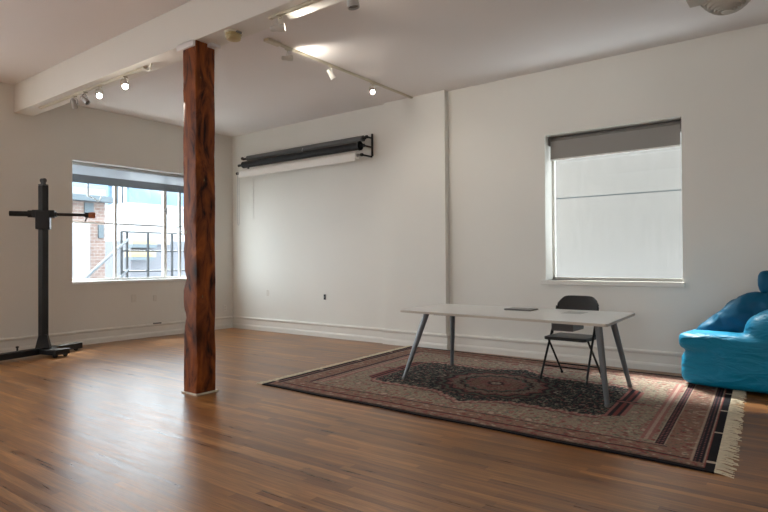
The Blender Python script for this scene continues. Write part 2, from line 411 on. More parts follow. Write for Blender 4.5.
# white plate where the post meets the beam
c = MB(); c.box((-.16, -.128, BZ-.055), (.10, -.105, BZ-.002)); c.prism([(-.16, -.128), (.095, -.128), (.095, -.105), (-.16, -.105)], BZ-.012, BZ-.002)
c.build('cap_plate', CEIL, po, bevel=.003, label='white painted plate fixing the post head')
MB().box((.085, .02, BZ-.03), (.16, .125, BZ-.001)).build('cap_block', CEIL, po, bevel=.003)

# ------------------------------------------------------------------ track lights
def rail(name_label, p, q, z, w=.034):
    p, q = Vector(p), Vector(q); d = (q-p); L = d.length; a = math.atan2(d.y, d.x)
    t = thing('lighting_track', name_label, 'light track', (p.x, p.y, z), a)
    r = MB(); r.box((0, -w/2, -.020), (L, -.006, 0)).box((0, .006, -.020), (L, w/2, 0)).box((0, -w/2, -.006), (L, w/2, -.001)); r.build('rail', CREAM, t, bevel=.002)
    MB().box((-.012, -w/2-.002, -.022), (.012, w/2+.002, 0)).build('end_cap', CREAM, t, bevel=.002)
    MB().box((L-.012, -w/2-.002, -.022), (L+.012, w/2+.002, 0)).build('end_cap', CREAM, t, bevel=.002)
    return t
t1 = rail('cream light track under the beam left of the wooden post', (.62, -3.46, 0), (3.07, -3.46, 0), BZ)
m_ = MB(); m_.path([(2.40, .01, -.012), (2.47, .03, -.03), (2.52, .025, -.035), (2.56, 0, -.02), (2.60, -.01, -.004)], .009); m_.build('feed_cable', CREAM, t1, True)
t2 = rail('cream light track under the beam right of the smoke detector', (4.99, -3.475, 0), (8.0, -3.475, 0), BZ)
t3 = rail('long cream light track running across the ceiling to the white pilaster', (4.045, -2.66, 0), (3.985, -.055, 0), H)
MB().box((-.05, -.035, -.028), (.14, .035, 0)).build('feed_box', CREAM, t3, bevel=.004)

HEADM = mat('pale_enamel_lamp', (.62, .60, .55), .35)
SP = []
def spot(loc, aim, label, lit, power=30, hl=.115, hr=.030, drop=.095, m=CREAM, group='track spotlights'):
    """one head: clip + stem + yoke + can + face; aim is a direction"""
    t = thing('track_spotlight', label, 'spotlight', loc, 0, group)
    MB().box((-.016, -.028, -.032), (.016, .028, -.0205)).build('track_adapter', CREAM, t, bevel=.003)
    MB().tube((0, 0, -.028), (0, 0, -drop*.55), .007).build('stem', CREAM, t, True)
    a = Vector(aim).normalized(); side = a.cross(Vector((0, 0, 1))).normalized() if abs(a.z) < .97 else Vector((1, 0, 0))
    c = Vector((0, 0, -drop-.02))
    pts = [Vector((0, 0, -drop*.5)) + side*(hr+.008)*math.sin(th)*1.0 + Vector((0, 0, -1))*(1-math.cos(th))*(drop*.32) for th in np.linspace(-PI/2, PI/2, 9)]
    pts = [c - side*(hr+.006)] + pts + [c + side*(hr+.006)]
    MB().path(pts, .0045, 8).build('yoke', m, t, True)
    q = Vector((0, 0, 1)).rotation_difference(a).to_matrix().to_4x4()
    M = Matrix.Translation(c) @ q
    pr = [(0, -hl*.55), (hr*.55, -hl*.55), (hr*.75, -hl*.45), (hr*.8, -hl*.1), (hr, hl*.05), (hr*1.05, hl*.45), (hr*.94, hl*.45), (hr*.92, hl*.34)]
    h = MB(); h.lathe(pr, M, 24); hd = h.build('lamp_head', m, t, True)
    l = MB(); l.lathe([(0, hl*.34), (hr*.92, hl*.34)], M, 24); l.build('lamp_face', LENS if lit else LENSO, hd)
    if lit:
        ld = bpy.data.lights.new('spot_beam', 'SPOT'); ld.energy = power; ld.color = (1., .93, .83); ld.spot_size = math.radians(100); ld.spot_blend = .8; ld.shadow_soft_size = .03
        lo = bpy.data.objects.new('spot_beam', ld); COL.objects.link(lo)
        lo.location = Vector(loc) + c + a*(hl*.5); lo.rotation_euler = (-a).to_track_quat('Z', 'Y').to_euler()
    return t
cam = Vector((8.5598, -6.6187, 1.18))
def toward(loc, tgt): return Vector(tgt) - Vector(loc)
def beam_x(x): return (x, -3.46, BZ)
spot(beam_x(1.54), (-.5, .35, -.45), 'cream spotlight nearest the left wall on the beam track', False, m=GREYL)
spot(beam_x(1.80), (.55, .25, -.5), 'cream spotlight with a small glint, second from the left wall', False, m=CHROME)
spot(beam_x(2.13), toward(beam_x(2.05), (6.6, -5.0, .9)), 'glowing spotlight in the middle of the beam track', True, 35)
spot(beam_x(2.68), toward(beam_x(2.6), (7.2, -5.0, .9)), 'glowing spotlight at the post end of the beam track', True, 35)
spot((5.08, -3.475, BZ), (.62, .55, .12), 'grey spotlight just right of the smoke detector', True, 10, m=HEADM)
spot((4.03, -2.40, H), (.45, .75, .10), 'cream spotlight at the near end of the ceiling track, lighting the ceiling', True, 16, m=HEADM)
spot((4.02, -1.72, H), (.25, .55, -.75), 'white spotlight tilted down in the middle of the ceiling track', True, 14, m=WHITEP)
spot((3.995, -.92, H), toward((4.0, -.92, H-.1), (6.2, -3.8, .9)), 'small glowing spotlight at the wall end of the ceiling track', True, 30)
spot((5.86, -3.475, BZ), (.12, .1, -1.), 'grey cylindrical spotlight at the top edge of the picture', False, hl=.13, hr=.042, drop=.085, m=GREYL)

# smoke detector on the beam
sd = thing('smoke_detector', 'yellowed round smoke detector under the beam beside the wooden post', 'smoke detector', (4.50, -3.465, BZ)); sd.scale = (1.25, 1.25, 1.25)
h = MB(); h.lathe([(0, 0), (.062, 0), (.062, -.014), (0, -.014)], None, 28); h.build('base_plate', CREAM, sd, True)
h = MB(); h.lathe([(0, -.014), (.054, -.014), (.056, -.022), (.046, -.026), (.046, -.034), (.053, -.038), (.048, -.052), (.03, -.058), (0, -.060)], None, 28); h.build('cover', CREAMD, sd, True)
MB().box((.035, -.02, -.020), (.066, .02, -.008)).build('tab', GREY, sd)

# ribbed round ceiling vent
dv = thing('ceiling_vent', 'round ribbed cream vent hanging from the ceiling at the top right corner', 'vent', (7.90, -1.13, H)); dv.scale = (.92, .92, 1)
prf = [(0, -.235), (.05, -.235)]
for k in range(8):
    r = .05 + .027*k; z = -.235 + .006*k + .0028*k*k
    prf += [(r, z + .012), (r+.004, z + .016), (r+.022, z + .008), (r+.027, z+.004)]
prf += [(.268, -.05), (.27, 0), (0, 0)]
h = MB(); h.lathe(prf, None, 48); h.build('ribbed_cone', DUCT, dv, True)
MB().box((-.29, -.24, -.15), (-.12, -.06, 0)).build('duct_box', DUCT, dv, bevel=.006)

# ------------------------------------------------------------------ backdrop rollers
def arc(c, r, a0, a1, n): return [(c[0], c[1] + r*math.cos(a), c[2] + r*math.sin(a)) for a in np.linspace(a0, a1, n)]
def bracket(x, label):
    t = thing('backdrop_bracket', label, 'bracket', (x, 0, 2.875), 0, 'black triple backdrop roller brackets')
    MB().box((-.014, -.022, -.16), (.014, 0, .17)).build('wall_plate', BLK, t, bevel=.003)
    for i, (dy, dz) in enumerate(((-.14, .105), (-.21, -.03), (-.25, -.17))):
        MB().box((-.012, dy, dz-.011), (.012, -.02, dz+.011)).build('support_arm', BLK, t, bevel=.003)
        MB().lathe([(0, -.014), (.024, -.014), (.024, .014), (0, .014)], Matrix.Translation((0, dy, dz)) @ Matrix.Rotation(PI/2, 4, 'Y'), 16).build('roller_hook', BLK, t, True)
    return t
bracket(3.25, 'black metal backdrop bracket at the pilaster end of the rollers')
bracket(.455, 'black metal backdrop bracket at the window corner end of the rollers')
def roll(y, z, r, xa, xb, m, label, core=.022):
    t = thing('backdrop_roll', label, 'backdrop roll', (xa, y, z), 0, 'backdrop rolls on the wall brackets')
    L = xb-xa
    g = MB(); g.lathe([(core, 0), (r, 0), (r, L), (core, L)], Matrix.Rotation(PI/2, 4, 'Y'), 36); g.build('paper_roll', m, t, True)
    MB().tube((.475-xa, 0, 0), (3.23-xa, 0, 0), core*.9, n=18).build('core_tube', BLK if m is not WHTP else GREY, t, True)
    return t, L
ra, L = roll(-.14, 2.965, .044, .60, 3.19, GRYP, 'dark grey backdrop roll, topmost of the three on the wall')
g = MB(); g.path([(1.40, -.052, .0), (1.39, -.058, -.02), (1.385, -.06, -.045), (1.40, -.058, -.06)], .004, 8); g.build('clip', CHROME, ra, True, label='thin silver clip')
rb, L = roll(-.22, 2.845, .056, .58, 3.20, BLKP, 'black backdrop roll in the middle of the three on the wall')
g = MB(); g.lathe([(0, 0), (.066, 0), (.066, .03), (0, .03)], Matrix.Translation((L-.03, 0, 0)) @ Matrix.Rotation(PI/2, 4, 'Y'), 28); g.build('end_drum', BLK, rb, True)
rc, L = roll(-.25, 2.705, .050, .56, 3.165, WHTP, 'white paper backdrop roll, lowest of the three on the wall')
g = MB(); g.box((.0, -.053, -.075), (L, -.048, 0)).box((0, -.056, -.085), (L, -.044, -.073)); g.build('hanging_lip', WHTP, rc)
def loop_chain(x, y, zt, zb, m, label, name='pull_chain'):
    o = MB(); w = .016
    pts = [(0, w*math.cos(a), w*math.sin(a)) for a in np.linspace(0, PI, 7)] + [(0, -w*math.cos(a), -(zt-zb) - w*math.sin(a)) for a in np.linspace(0, PI, 7)]
    o.path(pts, .003, 6, True)
    for k in range(2, int((zt-zb)/.03)):
        for s_ in (-1, 1):
            o.lathe([(0, -.006), (.0065, 0), (0, .006)], Matrix.Translation((0, s_*w, -k*.03)), 6)
    return o.build(name, m, rc, False, tuple(Vector((x, y, zt)) - rc.location), label=label)
loop_chain(.50, -.265, 2.70, 1.83, CHAIN, 'grey bead pull chain')
loop_chain(.60, -.012, 2.60, 1.95, WHTP, 'thin white cord', 'cord')

# ------------------------------------------------------------------ outlets and plates
def plate(name, label, loc, rz, m, w=.07, h=.115, slots=True, mm=GREY):
    t = thing(name, label, 'outlet' if slots else 'wall plate', loc, rz)
    MB().box((-w/2, -.008, -h/2), (w/2, 0, h/2), bev=.002).build('cover_plate', m, t)
    if slots:
        for dz in (-.022, .022):
            s = MB(); s.box((-.016, -.011, dz-.013), (.016, -.007, dz+.013)); s.build('socket', mm, t, bevel=.002)
    else:
        for dz in (-.04, .04): MB().lathe([(0, -.0105), (.004, -.009), (.004, -.007)], Matrix.Translation((0, 0, dz)) @ Matrix.Rotation(-PI/2, 4, 'X') @ Matrix.Translation((0, 0, .001)), 10).build('screw', CHROME, t)
    return t
plate('wall_outlet', 'small dark grey outlet on the back wall below the backdrop rolls', (2.277, YL, .625), 0, GREY, .045, .085, True, BLK)
plate('wall_plate', 'pale blank plate on the back wall near the far corner', (.945, YL, .65), 0, WHITED, .06, .10, False)
plate('wall_outlet', 'white outlet on the window wall close to the far corner', (0, -.175, .362), PI/2, WHITEP, .075, .115, True, WHITED)
plate('wall_plate', 'pale blank plate under the left window, nearer the studio stand', (0, -1.875, .63), PI/2, WHITED, .075, .12, False)
plate('wall_plate', 'pale blank plate under the left window, nearer the wooden post', (0, -1.523, .613), PI/2, WHITED, .06, .095, False)
tag(MB().box((0, -.07, -.011), (.012, .07, .011), bev=.002).build('cable_clip', GREY, None, False, (.0325, -1.506, .213)), 'thin grey metal strip on top of the baseboard under the left window', 'strip')

# ------------------------------------------------------------------ studio column stand
sa = math.atan2(.25, .97)
st = thing('studio_stand', 'tall black studio camera stand with a cross arm by the left wall', 'studio stand', (.60, -3.42, 0), sa)
MB().box((-.055, -1.0, .03), (.055, .53, .105), bev=.006).build('base_bar', BLK, st)
MB().box((.02, -.10, .035), (.355, .10, .096), bev=.006).build('front_foot', BLK, st)
MB().box((.25, -.105, .085), (.36, .105, .104), bev=.004).build('foot_pad', BLK, st)
for x, y in ((.31, -.07), (.31, .07), (0, .47), (0, -.94)):
    MB().lathe([(0, -.014), (.026, -.014), (.030, -.008), (.030, .008), (.026, .014), (0, .014)], Matrix.Translation((x, y, .030)) @ Matrix.Rotation(PI/2, 4, 'Y'), 20).build('caster', BLK, st, True)
MB().tube((0, -.34, .115), (0, -.34, .150), .010).lathe([(0, 0), (.018, .004), (.018, .02), (0, .026)], Matrix.Translation((0, -.34, .145)), 14).build('lock_knob', BLK, st, True)
MB().lathe([(0, .108), (.115, .108), (.105, .14), (.07, .26), (.066, .27), (0, .27)], None, 4).build('column_foot', BLK, st)
MB().box((-.043, -.043, .11), (.043, .043, 2.17), bev=.008).build('column', BLK, st)
MB().box((-.040, -.040, 2.17), (.040, .040, 2.185)).box((-.025, -.02, 2.185), (.025, .02, 2.24), bev=.004).tube((-.03, 0, 2.235), (.03, 0, 2.235), .028, n=16).build('pulley_cap', mat('worn_grey_metal', (.09, .09, .09), .5, .4), st, True)
ca = math.atan2(.87, .5) - sa
R_ = Matrix.Rotation(ca, 4, 'Z')
cr = MB(); cr.box((-.08, -.075, 1.61), (.08, .075, 1.84), R_, .008).box((-.12, -.05, 1.76), (.13, .05, 1.855), R_, .006)
cr = cr.build('carriage', BLK, st)
hb = MB(); hb.box((-.11, .0, 1.67), (-.085, .05, 1.71)); hb.build('carriage_lever', BLK, cr)
def ap(s_, o=0., z=1.805): v = R_ @ Vector((s_, o, z)); return v
MB().tube(ap(-.37), ap(.15), .033, n=18).build('arm_sleeve', BLK, st, True)
MB().tube(ap(.1), ap(.51), .019, n=16).build('cross_arm', BLK, st, True)
MB().tube(ap(-.17), ap(-.09), .046, n=18).build('arm_collar', BLK, st, True)
MB().tube(ap(.47), ap(.535), .034, n=18).build('arm_collar', BLK, st, True)
MB().lathe([(0, -.045), (.028, -.043), (.040, -.028), (.042, 0), (.040, .028), (.028, .045), (0, .048)], Matrix.Translation(ap(.555)) @ R_ @ Matrix.Rotation(PI/2, 4, 'Y'), 22).build('arm_knob', COPPER, st, True, label='reddish brown knob')
MB().tube(ap(.50, 0, 1.775), ap(.475, 0, 1.72), .008).build('arm_lever', BLK, st, True)

# ------------------------------------------------------------------ rug
FL, FR, BR, BL = Vector((4.225, -2.93)), Vector((8.035, -2.98)), Vector((7.82, -.24)), Vector((3.975, -.06))
NU, NV = 500, 360; LU, LV = 3.83, 2.80
def rug_xy(u, v): return FL*(1-u)*(1-v) + FR*u*(1-v) + BR*u*v + BL*(1-u)*v
def rug_cols():
    u = np.linspace(0, LU, NU)[None, :].repeat(NV, 0); v = np.linspace(0, LV, NV)[:, None].repeat(NU, 1)
    eu = np.minimum(u, LU-u); ev = np.minimum(v, LV-v)        # distance from ends / sides
    U = np.abs(u-LU/2); V = np.abs(v-1.36)
    rng = np.random.RandomState(4)
    def floral(sc, seed, th=.55):
        r = np.random.RandomState(seed); f = np.zeros_like(u)
        for k in range(4):
            a, b_, c_, d_ = r.uniform(.7, 1.3, 4); p = r.uniform(0, 6.28, 4)
            f += np.sin(sc*a*U + 1.3*np.sin(sc*b_*.7*V+p[0]) + p[1])*np.cos(sc*c_*V + 1.1*np.sin(sc*d_*.8*U+p[2]) + p[3])
        return f/2.
    C = np.zeros((NV, NU, 3))
    tan = np.array((.24, .145, .105)); beige = np.array((.28, .235, .175)); cream = np.array((.45, .37, .29)); red = np.array((.20, .045, .042)); rose = np.array((.29, .115, .105))
    navy = np.array((.016, .014, .020)); blk = np.array((.012, .010, .012)); green = np.array((.07, .10, .075)); blue = np.array((.10, .13, .16))
    C[:] = beige
    def put(mask, col, a=1.): C[mask] = C[mask]*(1-a) + col*a
    fl = floral(34, 1); f2 = floral(52, 2); f3 = floral(85, 3); f4 = floral(22, 5)
    put(f3 > .45, rose, .75); put(fl > .85, red, .7); put(f2 > .9, green, .75); put(f3 < -.8, cream, .75); put(f2 < -1.15, blue, .55)
    # wandering vines in the pale ground
    put(np.abs(f4) < .05, rose*.75, .75); put((np.abs(f4-.75) < .06), green*1.2, .7); put((f4 > .95), rose, .8); put((f4 > 1.15), cream, .8); put((f4 < -.95), red, .7); put(np.abs(fl-.2) < .05, green, .45)
    # outer borders on the two long sides (front/back) and the ends
    d = ev
    bd = (ev < .315) | (eu < .30)
    C[bd] = tan
    fb = floral(46, 8); fc = floral(70, 9)
    put(bd & (fb > .6), red, .75); put(bd & (fb < -.7), cream, .55); put(bd & (fc > .8), green, .7); put(bd & (np.abs(fc) < .09), rose*.8, .6); put(bd & (fc < -1.), blue, .5)
    for c0, wd, col in ((.315, .011, navy), (.335, .008, rose), (.160, .010, navy), (.145, .007, red), (.055, .008, navy)):
        put((np.abs(d-c0) < wd/1.5) & (eu > c0*.9), col, .9)
    # strong navy guard stripes across the ends
    for c0, v0 in ((3.50, .34), (3.735, .13)):
        for e_ in (u-c0, (LU-u)-c0):
            mk = (np.abs(e_) < .026) & (ev > v0)
            put(mk, navy); put(mk & (np.abs(np.abs(e_)-.012) < .006) & (np.sin(v*150) > .2), rose, .8)
            put((np.abs(np.abs(e_)-.032) < .006) & (ev > v0), cream, .5)
    for e_ in (u-3.41, (LU-u)-3.41):
        mk = (np.abs(e_) < .035) & (ev > .4); put(mk, rose, .8); put(mk & (np.abs(e_) < .012), cream, .6)
    for e_ in (u-3.785, (LU-u)-3.785): put((np.abs(e_) < .012), red*1.3, .8)
    # dark central field with notched corners and side points
    lim = np.where(U < 1.13, .57, -1.)
    lim = lim - .5*np.maximum(U-1.03, 0)
    lim = np.where(U < .34, np.maximum(lim, .80 - .66*U), lim)
    lim = lim + .012*np.sign(np.sin(U*60))
    D = lim - V
    red_b = (D > -.075) & (D <= 0) & (U < 1.13); put(red_b, rose, .85); put(red_b & (np.sin(U*110) > 0) & (D > -.05), cream, .55); put((D > -.085) & (D < -.07), navy, .8)
    F = D > 0
    C[F] = navy
    ff = floral(60, 12); fg = floral(95, 13); fh = floral(40, 14)
    put(F & (np.abs(fh-.15) < .10), beige, .85); put(F & (np.abs(ff) < .07), green*1.5, .9); put(F & (ff > .8), rose, .9); put(F & (fg > .9) & (ff < 0), beige, .8); put(F & (fh > 1.1), cream, .7); put(F & (fg > 1.15), red*1.5, .9)
    # diagonal bars at the corner notches
    for k, c_ in enumerate((rose, navy, red, navy, rose, beige)):
        mk = (U > 1.125+.028*k) & (U < 1.153+.028*k) & (V > .045) & (V < .54 - .02*k); put(mk, c_, .95)
    pt = (U > 1.12) & (U < 1.42) & (V < .06*(1.45-U)/.3 + .012*np.sin(U*120)); put(pt, navy, .9); put(pt & (V < .02), rose)
    # medallion
    r = np.sqrt((U/1.0)**2 + (V/.95)**2); th = np.arctan2(V, U)
    rr = r*(1 + .05*np.cos(16*th))
    for r1, col, a in ((.60, navy, .9), (.56, green*1.2, .8), (.52, navy, .95), (.48, rose*.8, .9), (.44, beige*.8, .9), (.36, navy, 1), (.33, green*1.4, .9), (.30, rose, .9), (.25, tan, .95), (.16, rose*.9, .8), (.09, navy, .8), (.05, cream, .9)):
        put(rr < r1, col, a)
    put((rr < .52) & (rr > .36) & (fg > .5), navy, .85); put((rr < .6) & (np.abs(fg) < .12), red, .7); put((rr < .30) & (np.abs(fg) < .15), navy, .6); put((rr < .3) & (ff > .7), beige, .7)
    # edges
    put(ev < .045, blk); put(eu < .052, blk)
    put((eu < .052) & (np.sin(v*9.2) > .985), cream)
    C *= (1 + .10*rng.randn(NV, NU))[..., None].clip(.6, 1.4)
    return C.clip(0, 1)
rg = thing('oriental_rug', 'large patterned oriental rug with a navy centre under the white table', 'rug')
me = bpy.data.meshes.new('pile')
uu, vv = np.meshgrid(np.linspace(0, 1, NU), np.linspace(0, 1, NV))
xy = (np.array(FL)[None, None]*((1-uu)*(1-vv))[..., None] + np.array(FR)*(uu*(1-vv))[..., None] + np.array(BR)*(uu*vv)[..., None] + np.array(BL)*((1-uu)*vv)[..., None])
wob = .006*np.sin(uu*23)*(vv < .5)*(1-2*vv)
xy[..., 1] += wob
zz = .011 + .0012*np.sin(uu*37+vv*5)*np.sin(vv*29)
edge = (uu == 0) | (uu == 1) | (vv == 0) | (vv == 1)
top = np.concatenate([xy, zz[..., None]], -1).reshape(-1, 3)
idx = np.arange(NU*NV).reshape(NV, NU)
q = np.stack([idx[:-1, :-1], idx[:-1, 1:], idx[1:, 1:], idx[1:, :-1]], -1).reshape(-1, 4)
per = np.concatenate([idx[0, :], idx[1:, -1], idx[-1, -2::-1], idx[-2:0:-1, 0]])
low = top[per].copy(); low[:, 2] = .0008
nb = len(top); pl = np.arange(len(per)) + nb
side = np.stack([per, np.roll(per, -1), np.roll(pl, -1), pl], -1)[:, ::-1]
verts = np.concatenate([top, low]); faces = np.concatenate([q, side])
me.from_pydata(verts.tolist(), [], faces.tolist())
cols = rug_cols().reshape(-1, 3); cl = np.concatenate([cols, cols[per]*.8]); cl = np.concatenate([cl, np.ones((len(cl), 1))], 1).astype(np.float32)
at = me.color_attributes.new('weave', 'FLOAT_COLOR', 'POINT'); at.data.foreach_set('color', cl.ravel())
me.materials.append(RUG); o = bpy.data.objects.new('pile', me); COL.objects.link(o); o.parent = rg
def fringe(u, sgn, length, lab):
    r = random.Random(11 + int(u)); f = MB(); vs = 0.; K = 230
    for k in range(K):
        v = (k + r.uniform(-.3, .3))/K; v = min(max(v, .002), .998)
        p = rug_xy(u, v); out = (rug_xy(1, v) - rug_xy(0, v)).normalized()*sgn; al = Vector((-out.y, out.x))
        L = length*r.uniform(.75, 1.15); w = r.uniform(.004, .009); sk = r.uniform(-.03, .03)
        a = Vector((*p, .010)); m_ = Vector((*(p + out*L*.5 + al*sk*.5), .008 + r.uniform(0, .006))); e = Vector((*(p + out*L + al*sk), .0035))
        f.path([a, m_, e], w*.5, 4)
    return f.build('fringe', FRINGE, rg, label=lab)
fringe(1., 1, .095, 'cream knotted fringe'); fringe(0., -1, .085, 'cream knotted fringe')

# ------------------------------------------------------------------ table
tb = thing('long_table', 'long white topped table on four splayed grey metal legs, on the rug', 'table', (0, 0, 0))
c4 = [(5.155, -1.97), (7.215, -2.135), (7.135, -1.02), (5.10, -1.03)]
ZT = .697
def topmesh(inset, z0_, z1_):
    c = Vector((sum(p[0] for p in c4)/4, sum(p[1] for p in c4)/4)); pts = []
    n = 4
    for i in range(n):
        p = Vector(c4[i]); a = (Vector(c4[i-1])-p).normalized(); b = (Vector(c4[(i+1) % n])-p).normalized()
        p = p + (a+b)*inset
        r = .035
        for t in (0, .25, .5, .75, 1):
            pts.append(tuple(p + a*r*(1-t)**2 + b*r*t**2))
    return MB().prism(pts, z0_, z1_)
topmesh(0, ZT-.004, ZT).build('tabletop', DESK, tb)
topmesh(.001, ZT-.024, ZT-.004).build('edge_band', EDGE, tb, label='worn brownish edge')
u_ = MB(); u_.box((5.45, -1.80, ZT-.050), (6.85, -1.765, ZT-.024)).box((5.42, -1.25, ZT-.050), (6.85, -1.215, ZT-.024)).box((5.42, -1.80, ZT-.045), (5.46, -1.215, ZT-.024)).box((6.83, -1.80, ZT-.045), (6.87, -1.215, ZT-.024))
u_.build('under_frame', STEEL, tb)
zz_ = ZT-.026
for foot, head in (((5.20, -1.955), (5.39, -1.83)), ((5.195, -1.03), (5.285, -1.16)), ((7.135, -1.88), (7.085, -1.93)), ((7.075, -1.005), (6.955, -1.14))):
    lg = MB().tube((*foot, .022), (*head, zz_), .019, .030, 20).build('leg', STEEL, tb, True)
    MB().lathe([(0, .0125), (.020, .0125), (.023, .018), (.020, .036), (0, .036)], Matrix.Translation((*foot, 0)), 18).build('leg_foot', GREY, lg, True)
    MB().lathe([(0, 0), (.045, 0), (.045, -.006), (0, -.006)], Matrix.Translation((*head, ZT-.024)), 20).build('leg_bracket', STEEL, lg, True)
bx = MB().box((6.44, -1.28, .512), (6.65, -.98, ZT-.024), bev=.006).build('cable_box', GREY, tb, label='dark grey cable box hanging under the top')
MB().box((6.60, -1.45, ZT), (6.78, -1.24, ZT+.0015), bev=.0005).build('cable_flap', GREYL, tb, label='flat silver flap set in the top')
MB().box((6.02, -1.42, ZT+.0005), (6.29, -1.22, ZT+.014), Matrix.Identity(4), .003).build('flat_pad', GREY, None)
tag(bpy.data.objects['flat_pad'], 'thin flat grey pad lying on the white table near its back edge', 'pad')

# ------------------------------------------------------------------ folding chair
ch = thing('folding_chair', 'black metal folding chair behind the right end of the white table', 'chair', (6.522, -.95, .0145), math.radians(-3))
# local: front = -y
def bent(pts, r): return MB().path(pts, r, 10)
hw = .228
for s_ in (-1, 1):
    # front leg runs up to the back
    l = bent([(s_*hw, -.225, .012), (s_*(hw-.01), -.06, .33), (s_*(hw-.02), .10, .62), (s_*(hw-.028), .155, .72)], .011).build('leg', BLK, ch, True)
    MB().tube((s_*hw, -.227, 0), (s_*hw, -.222, .02), .014).build('rubber_foot', BLK, l, True)
    l = bent([(s_*(hw-.022), .225, .012), (s_*(hw-.024), .06, .20), (s_*(hw-.028), -.12, .405)], .0105).build('leg', BLK, ch, True)
    MB().tube((s_*(hw-.022), .227, 0), (s_*(hw-.022), .223, .02), .014).build('rubber_foot', BLK, l, True)
    MB().tube((s_*(hw-.012), .03, .42), (s_*(hw-.012), .13, .70), .006).build('back_strut', BLK, ch, True)
MB().tube((-hw, -.165, .13), (hw, -.165, .13), .0075).build('stretcher', BLK, ch, True)
MB().tube((-hw+.022, .143, .11), (hw-.022, .143, .11), .0075).build('stretcher', BLK, ch, True)
# seat with rounded front
pts = []
for cx_, cy_, a0 in ((.175, -.165, -90), (.175, .155, 0), (-.175, .155, 90), (-.175, -.165, 180)):
    for a in range(0, 91, 15): an = math.radians(a0+a); pts.append((cx_+.035*math.cos(an), cy_+.035*math.sin(an)))
MB().prism(pts, .388, .420).build('seat', CUSH, ch, bevel=.008)
# backrest: curved, rounded panel
g = bmesh.new(); nx_, nz_ = 24, 12; grid = []
for side_ in (0, 1):
    G_ = []
    for j in range(nz_+1):
        row = []
        for i in range(nx_+1):
            a = -1 + 2*i/nx_; bz = -1 + 2*j/nz_
            # squircle mapping for rounded corners
            px = a*(1 - .10*abs(bz)**5); pz = bz*(1 - (.60 if bz > 0 else .3)*abs(a)**7)
            x = px*.212; z = .705 + pz*.10
            y = .135 + (z-.70)*.32 + .022*(1-a*a) + side_*.022*(1-.9*max(abs(a), abs(bz))**8)
            row.append(g.verts.new((x, y, z)))
        G_.append(row)
    grid.append(G_)
for k, G_ in enumerate(grid):
    for j in range(nz_):
        for i in range(nx_): g.faces.new((G_[j][i], G_[j][i+1], G_[j+1][i+1], G_[j+1][i]))
A, B = grid
def strip(a, b):
    for i in range(len(a)-1): g.faces.new((a[i], a[i+1], b[i+1], b[i]))
strip(A[0], B[0]); strip(A[-1], B[-1]); strip([r[0] for r in A], [r[0] for r in B]); strip([r[-1] for r in A], [r[-1] for r in B])
m_ = MB(); m_.bm.free(); m_.bm = g; m_.build('backrest', CUSH, ch, True)

# ------------------------------------------------------------------ bean bag
bb = thing('bean_bag', 'big turquoise blue nylon bean bag chair on the floor at the rug corner', 'bean bag', (8.12, -.42, .014))
def superell(mb, c, r, e=3., rot=None, n=28):
    vs = []
    rings = []
    for j in range(n+1):
        ph = -PI/2 + PI*j/n; ring = []
        for i in range(2*n):
            th = 2*PI*i/(2*n)
            f = lambda w_: math.copysign(abs(w_)**(2/e), w_)
            p = Vector((f(math.cos(ph))*f(math.cos(th))*r[0], f(math.cos(ph))*f(math.sin(th))*r[1], f(math.sin(ph))*r[2]))
            if rot: p = rot @ p
            ring.append(mb.bm.verts.new(p + Vector(c)))
        rings.append(ring)
    for A, B in zip(rings, rings[1:]):
        for i in range(2*n): mb.bm.faces.new((A[i], A[(i+1)%(2*n)], B[(i+1)%(2*n)], B[i]))
    bmesh.ops.remove_doubles(mb.bm, verts=[v for r_ in (rings[0], rings[-1]) for v in r_], dist=1e-4)
def blob(name, parts, m, vox=.016, smooth=6, disp=.02, dsc=.35, seed=0, **kw):
    g = MB()
    for p in parts: superell(g, *p)
    o = g.build(name, m, bb, True, **kw)
    r = o.modifiers.new('r', 'REMESH'); r.mode = 'VOXEL'; r.voxel_size = vox; r.use_smooth_shade = True
    s_ = o.modifiers.new('s', 'SMOOTH'); s_.iterations = smooth; s_.factor = .6
    tx = bpy.data.textures.new(name+'_folds', 'CLOUDS'); tx.noise_scale = dsc; tx.noise_depth = 2
    d_ = o.modifiers.new('d', 'DISPLACE'); d_.texture = tx; d_.strength = disp; d_.mid_level = .5; d_.texture_coords = 'LOCAL'
    return o
E3 = lambda x, y, z: Matrix.Rotation(math.radians(z), 3, 'Z') @ Matrix.Rotation(math.radians(y), 3, 'Y') @ Matrix.Rotation(math.radians(x), 3, 'X')
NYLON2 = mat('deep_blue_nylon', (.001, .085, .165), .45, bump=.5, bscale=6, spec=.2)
blob('body', [((.02, .0, .168), (.715, .355, .162), 6., E3(0, 0, -3)), ((-.28, -.02, .16), (.42, .30, .155), 5., None),
    ((.02, .0, .405), (.725, .35, .090), 6., E3(0, 0, -3)), ((.27, -.04, .46), (.44, .325, .335), 3.5, E3(0, -17, 0)), ((.02, -.04, .45), (.34, .30, .16), 3.2, E3(0, -42, 0)), ((.15, -.02, .30), (.58, .35, .20), 6., None)], NYLON, disp=.035, smooth=7)
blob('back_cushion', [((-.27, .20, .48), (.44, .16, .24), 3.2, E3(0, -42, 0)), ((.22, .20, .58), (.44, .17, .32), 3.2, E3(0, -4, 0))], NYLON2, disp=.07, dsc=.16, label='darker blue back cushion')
blob('carry_loop', [((-.03, .18, .93), (.075, .05, .13), 2.4, E3(0, -10, 0)), ((.09, .18, .85), (.14, .07, .12), 2.4, E3(0, 30, 0))], NYLON2, disp=.03, dsc=.1, vox=.010)

